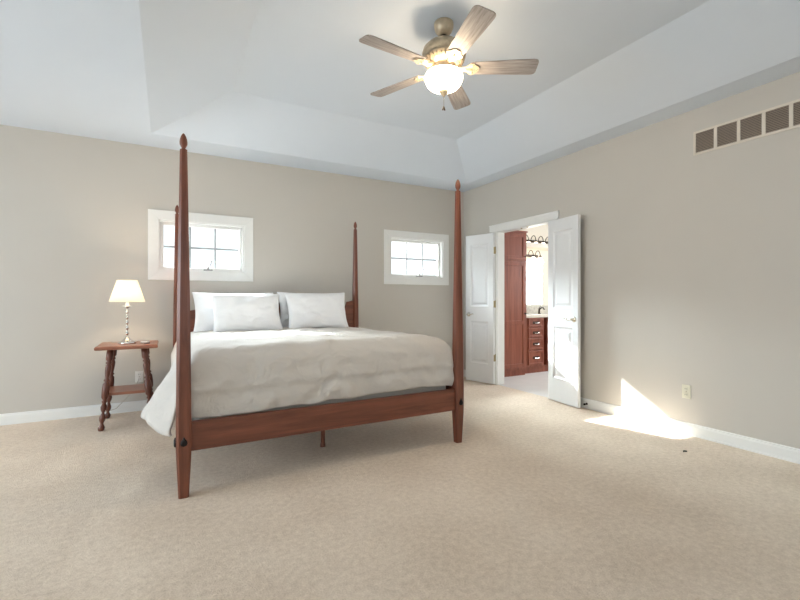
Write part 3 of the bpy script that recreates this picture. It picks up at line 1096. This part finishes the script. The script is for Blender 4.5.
VN = empty('vanity_cabinet', (4.79, 4.87, 0))
tag(VN, 'reddish wood bathroom vanity with a stack of four drawers', 'vanity')
m = MB().box(0, 0.43, 0, 0.48, 0.10, 0.862)
m.box(0.52, 1.9, 0, 0.48, 0.10, 0.862)
m.box(0.43, 0.52, 0.465, 0.48, 0.10, 0.862)
m.build('body', M['bath_wood'], VN)
MB().box(0, 1.9, 0.03, 0.45, 0, 0.10).build('toe_kick', M['bath_wood'], VN)
for z0, z1 in ((0.715, 0.850), (0.555, 0.700), (0.365, 0.540), (0.130, 0.350)):
    dw = panel_door(VN, 'drawer', 0.09, 0.41, z0, z1, (), 0.0, 0.030)
    zc = (z0 + z1) / 2
    MB().box(0.185, 0.315, -0.013, -0.0095, zc - 0.020, zc + 0.020).build('pull_plate', M['fan_dark'], dw, bevel=0.001)
    MB().tube([(0.205, -0.013, zc), (0.208, -0.034, zc - 0.004), (0.25, -0.040, zc - 0.008), (0.292, -0.034, zc - 0.004), (0.295, -0.013, zc)], 0.006, 8).build('drawer_pull', M['chrome'], dw)
panel_door(VN, 'door', 0.54, 0.95, 0.14, 0.845)

CT = empty('countertop', (4.785, 4.84, 0.862))
tag(CT, 'cream stone countertop on the bathroom vanity', 'countertop')
MB().box(0, 1.92, 0, 0.518, 0.0, 0.042).build('slab', M['counter'], CT, bevel=0.004)
MB().box(0, 1.92, 0.495, 0.518, 0.042, 0.175).build('backsplash', M['splash'], CT, bevel=0.002)
FC = empty('faucet', (5.47, 5.20, 0.904))
tag(FC, 'dark bronze faucet on the bathroom countertop', 'faucet')
MB().lathe([(0.026, 0), (0.026, 0.008), (0.016, 0.014), (0.014, 0.07), (0.018, 0.08), (0.010, 0.09)], n=16).build('body', M['fan_dark'], FC, smooth=True)
MB().tube([(0, 0, 0.06), (0, -0.04, 0.10), (0, -0.09, 0.10), (0, -0.11, 0.07)], 0.010, 10).build('spout', M['fan_dark'], FC, smooth=True)
MB().tube([(0, 0, 0.085), (0.02, 0.01, 0.11), (0.05, 0.015, 0.12)], 0.006, 8).build('handle', M['fan_dark'], FC, smooth=True)

MR = empty('wall_mirror', (4.86, 5.36, 1.05))
tag(MR, 'frameless bathroom mirror over the vanity', 'mirror')
MB().box(0, 0.85, -0.008, -0.0005, 0, 0.74).build('glass', M['mirror'], MR)
MB().box(0.85, 0.862, -0.012, -0.0005, 0, 0.74).build('edge_strip', M['vent_frame'], MR)


def vanity_light(name, loc, n, pitch, label, power):
    r = empty(name, loc)
    tag(r, label, 'light fixture')
    MB().box(-0.07, (n - 1) * pitch + 0.07, -0.022, -0.0005, -0.045, 0.0).build('back_plate', M['fan_dark'], r, bevel=0.006)
    for k in range(n):
        x_ = k * pitch
        pts = []
        for q in range(9):
            a = PI * q / 8
            pts.append((x_, -0.022 - 0.055 * (1 - math.cos(a)), -0.02 + 0.085 * math.sin(a)))
        am = MB().tube(pts, 0.006, 8).build('arm', M['fan_dark'], r, smooth=True)
        MB().lathe([(0.012, 0.0), (0.022, -0.01), (0.024, -0.03), (0.012, -0.034)], (x_, -0.132, -0.02), 14).build('cap', M['fan_dark'], am, smooth=True)
        MB().lathe([(0.022, -0.052), (0.030, -0.065), (0.042, -0.10), (0.058, -0.135), (0.062, -0.142)], (x_, -0.132, 0.0), 20).build('lamp_shade', M['bath_bulb'], am, smooth=True)
    return r


vanity_light('vanity_light', (5.08, 5.36, 2.15), 5, 0.17, 'bronze bathroom light bar with row of glowing bell shades', 1)
vanity_light('vanity_light_reflection', (5.36, 5.36, 1.90), 2, 0.16, 'small bronze double light standing in for a reflection above the bathroom mirror', 1)  # added fixture in place of a vanity light's mirror reflection

# ------------------------------------------------------------------ a scrap of dark lint on the carpet
m = MB()
m.tube([(-0.02, 0, 0.004), (-0.005, 0.006, 0.007), (0.012, -0.004, 0.005), (0.025, 0.004, 0.004)], [0.003, 0.006, 0.005, 0.002], 8)
tag(m.build('lint_scrap', M['lint'], smooth=True, loc=(3.425, 1.818, 0.0)), 'tiny dark scrap of lint on the carpet at right', 'lint')
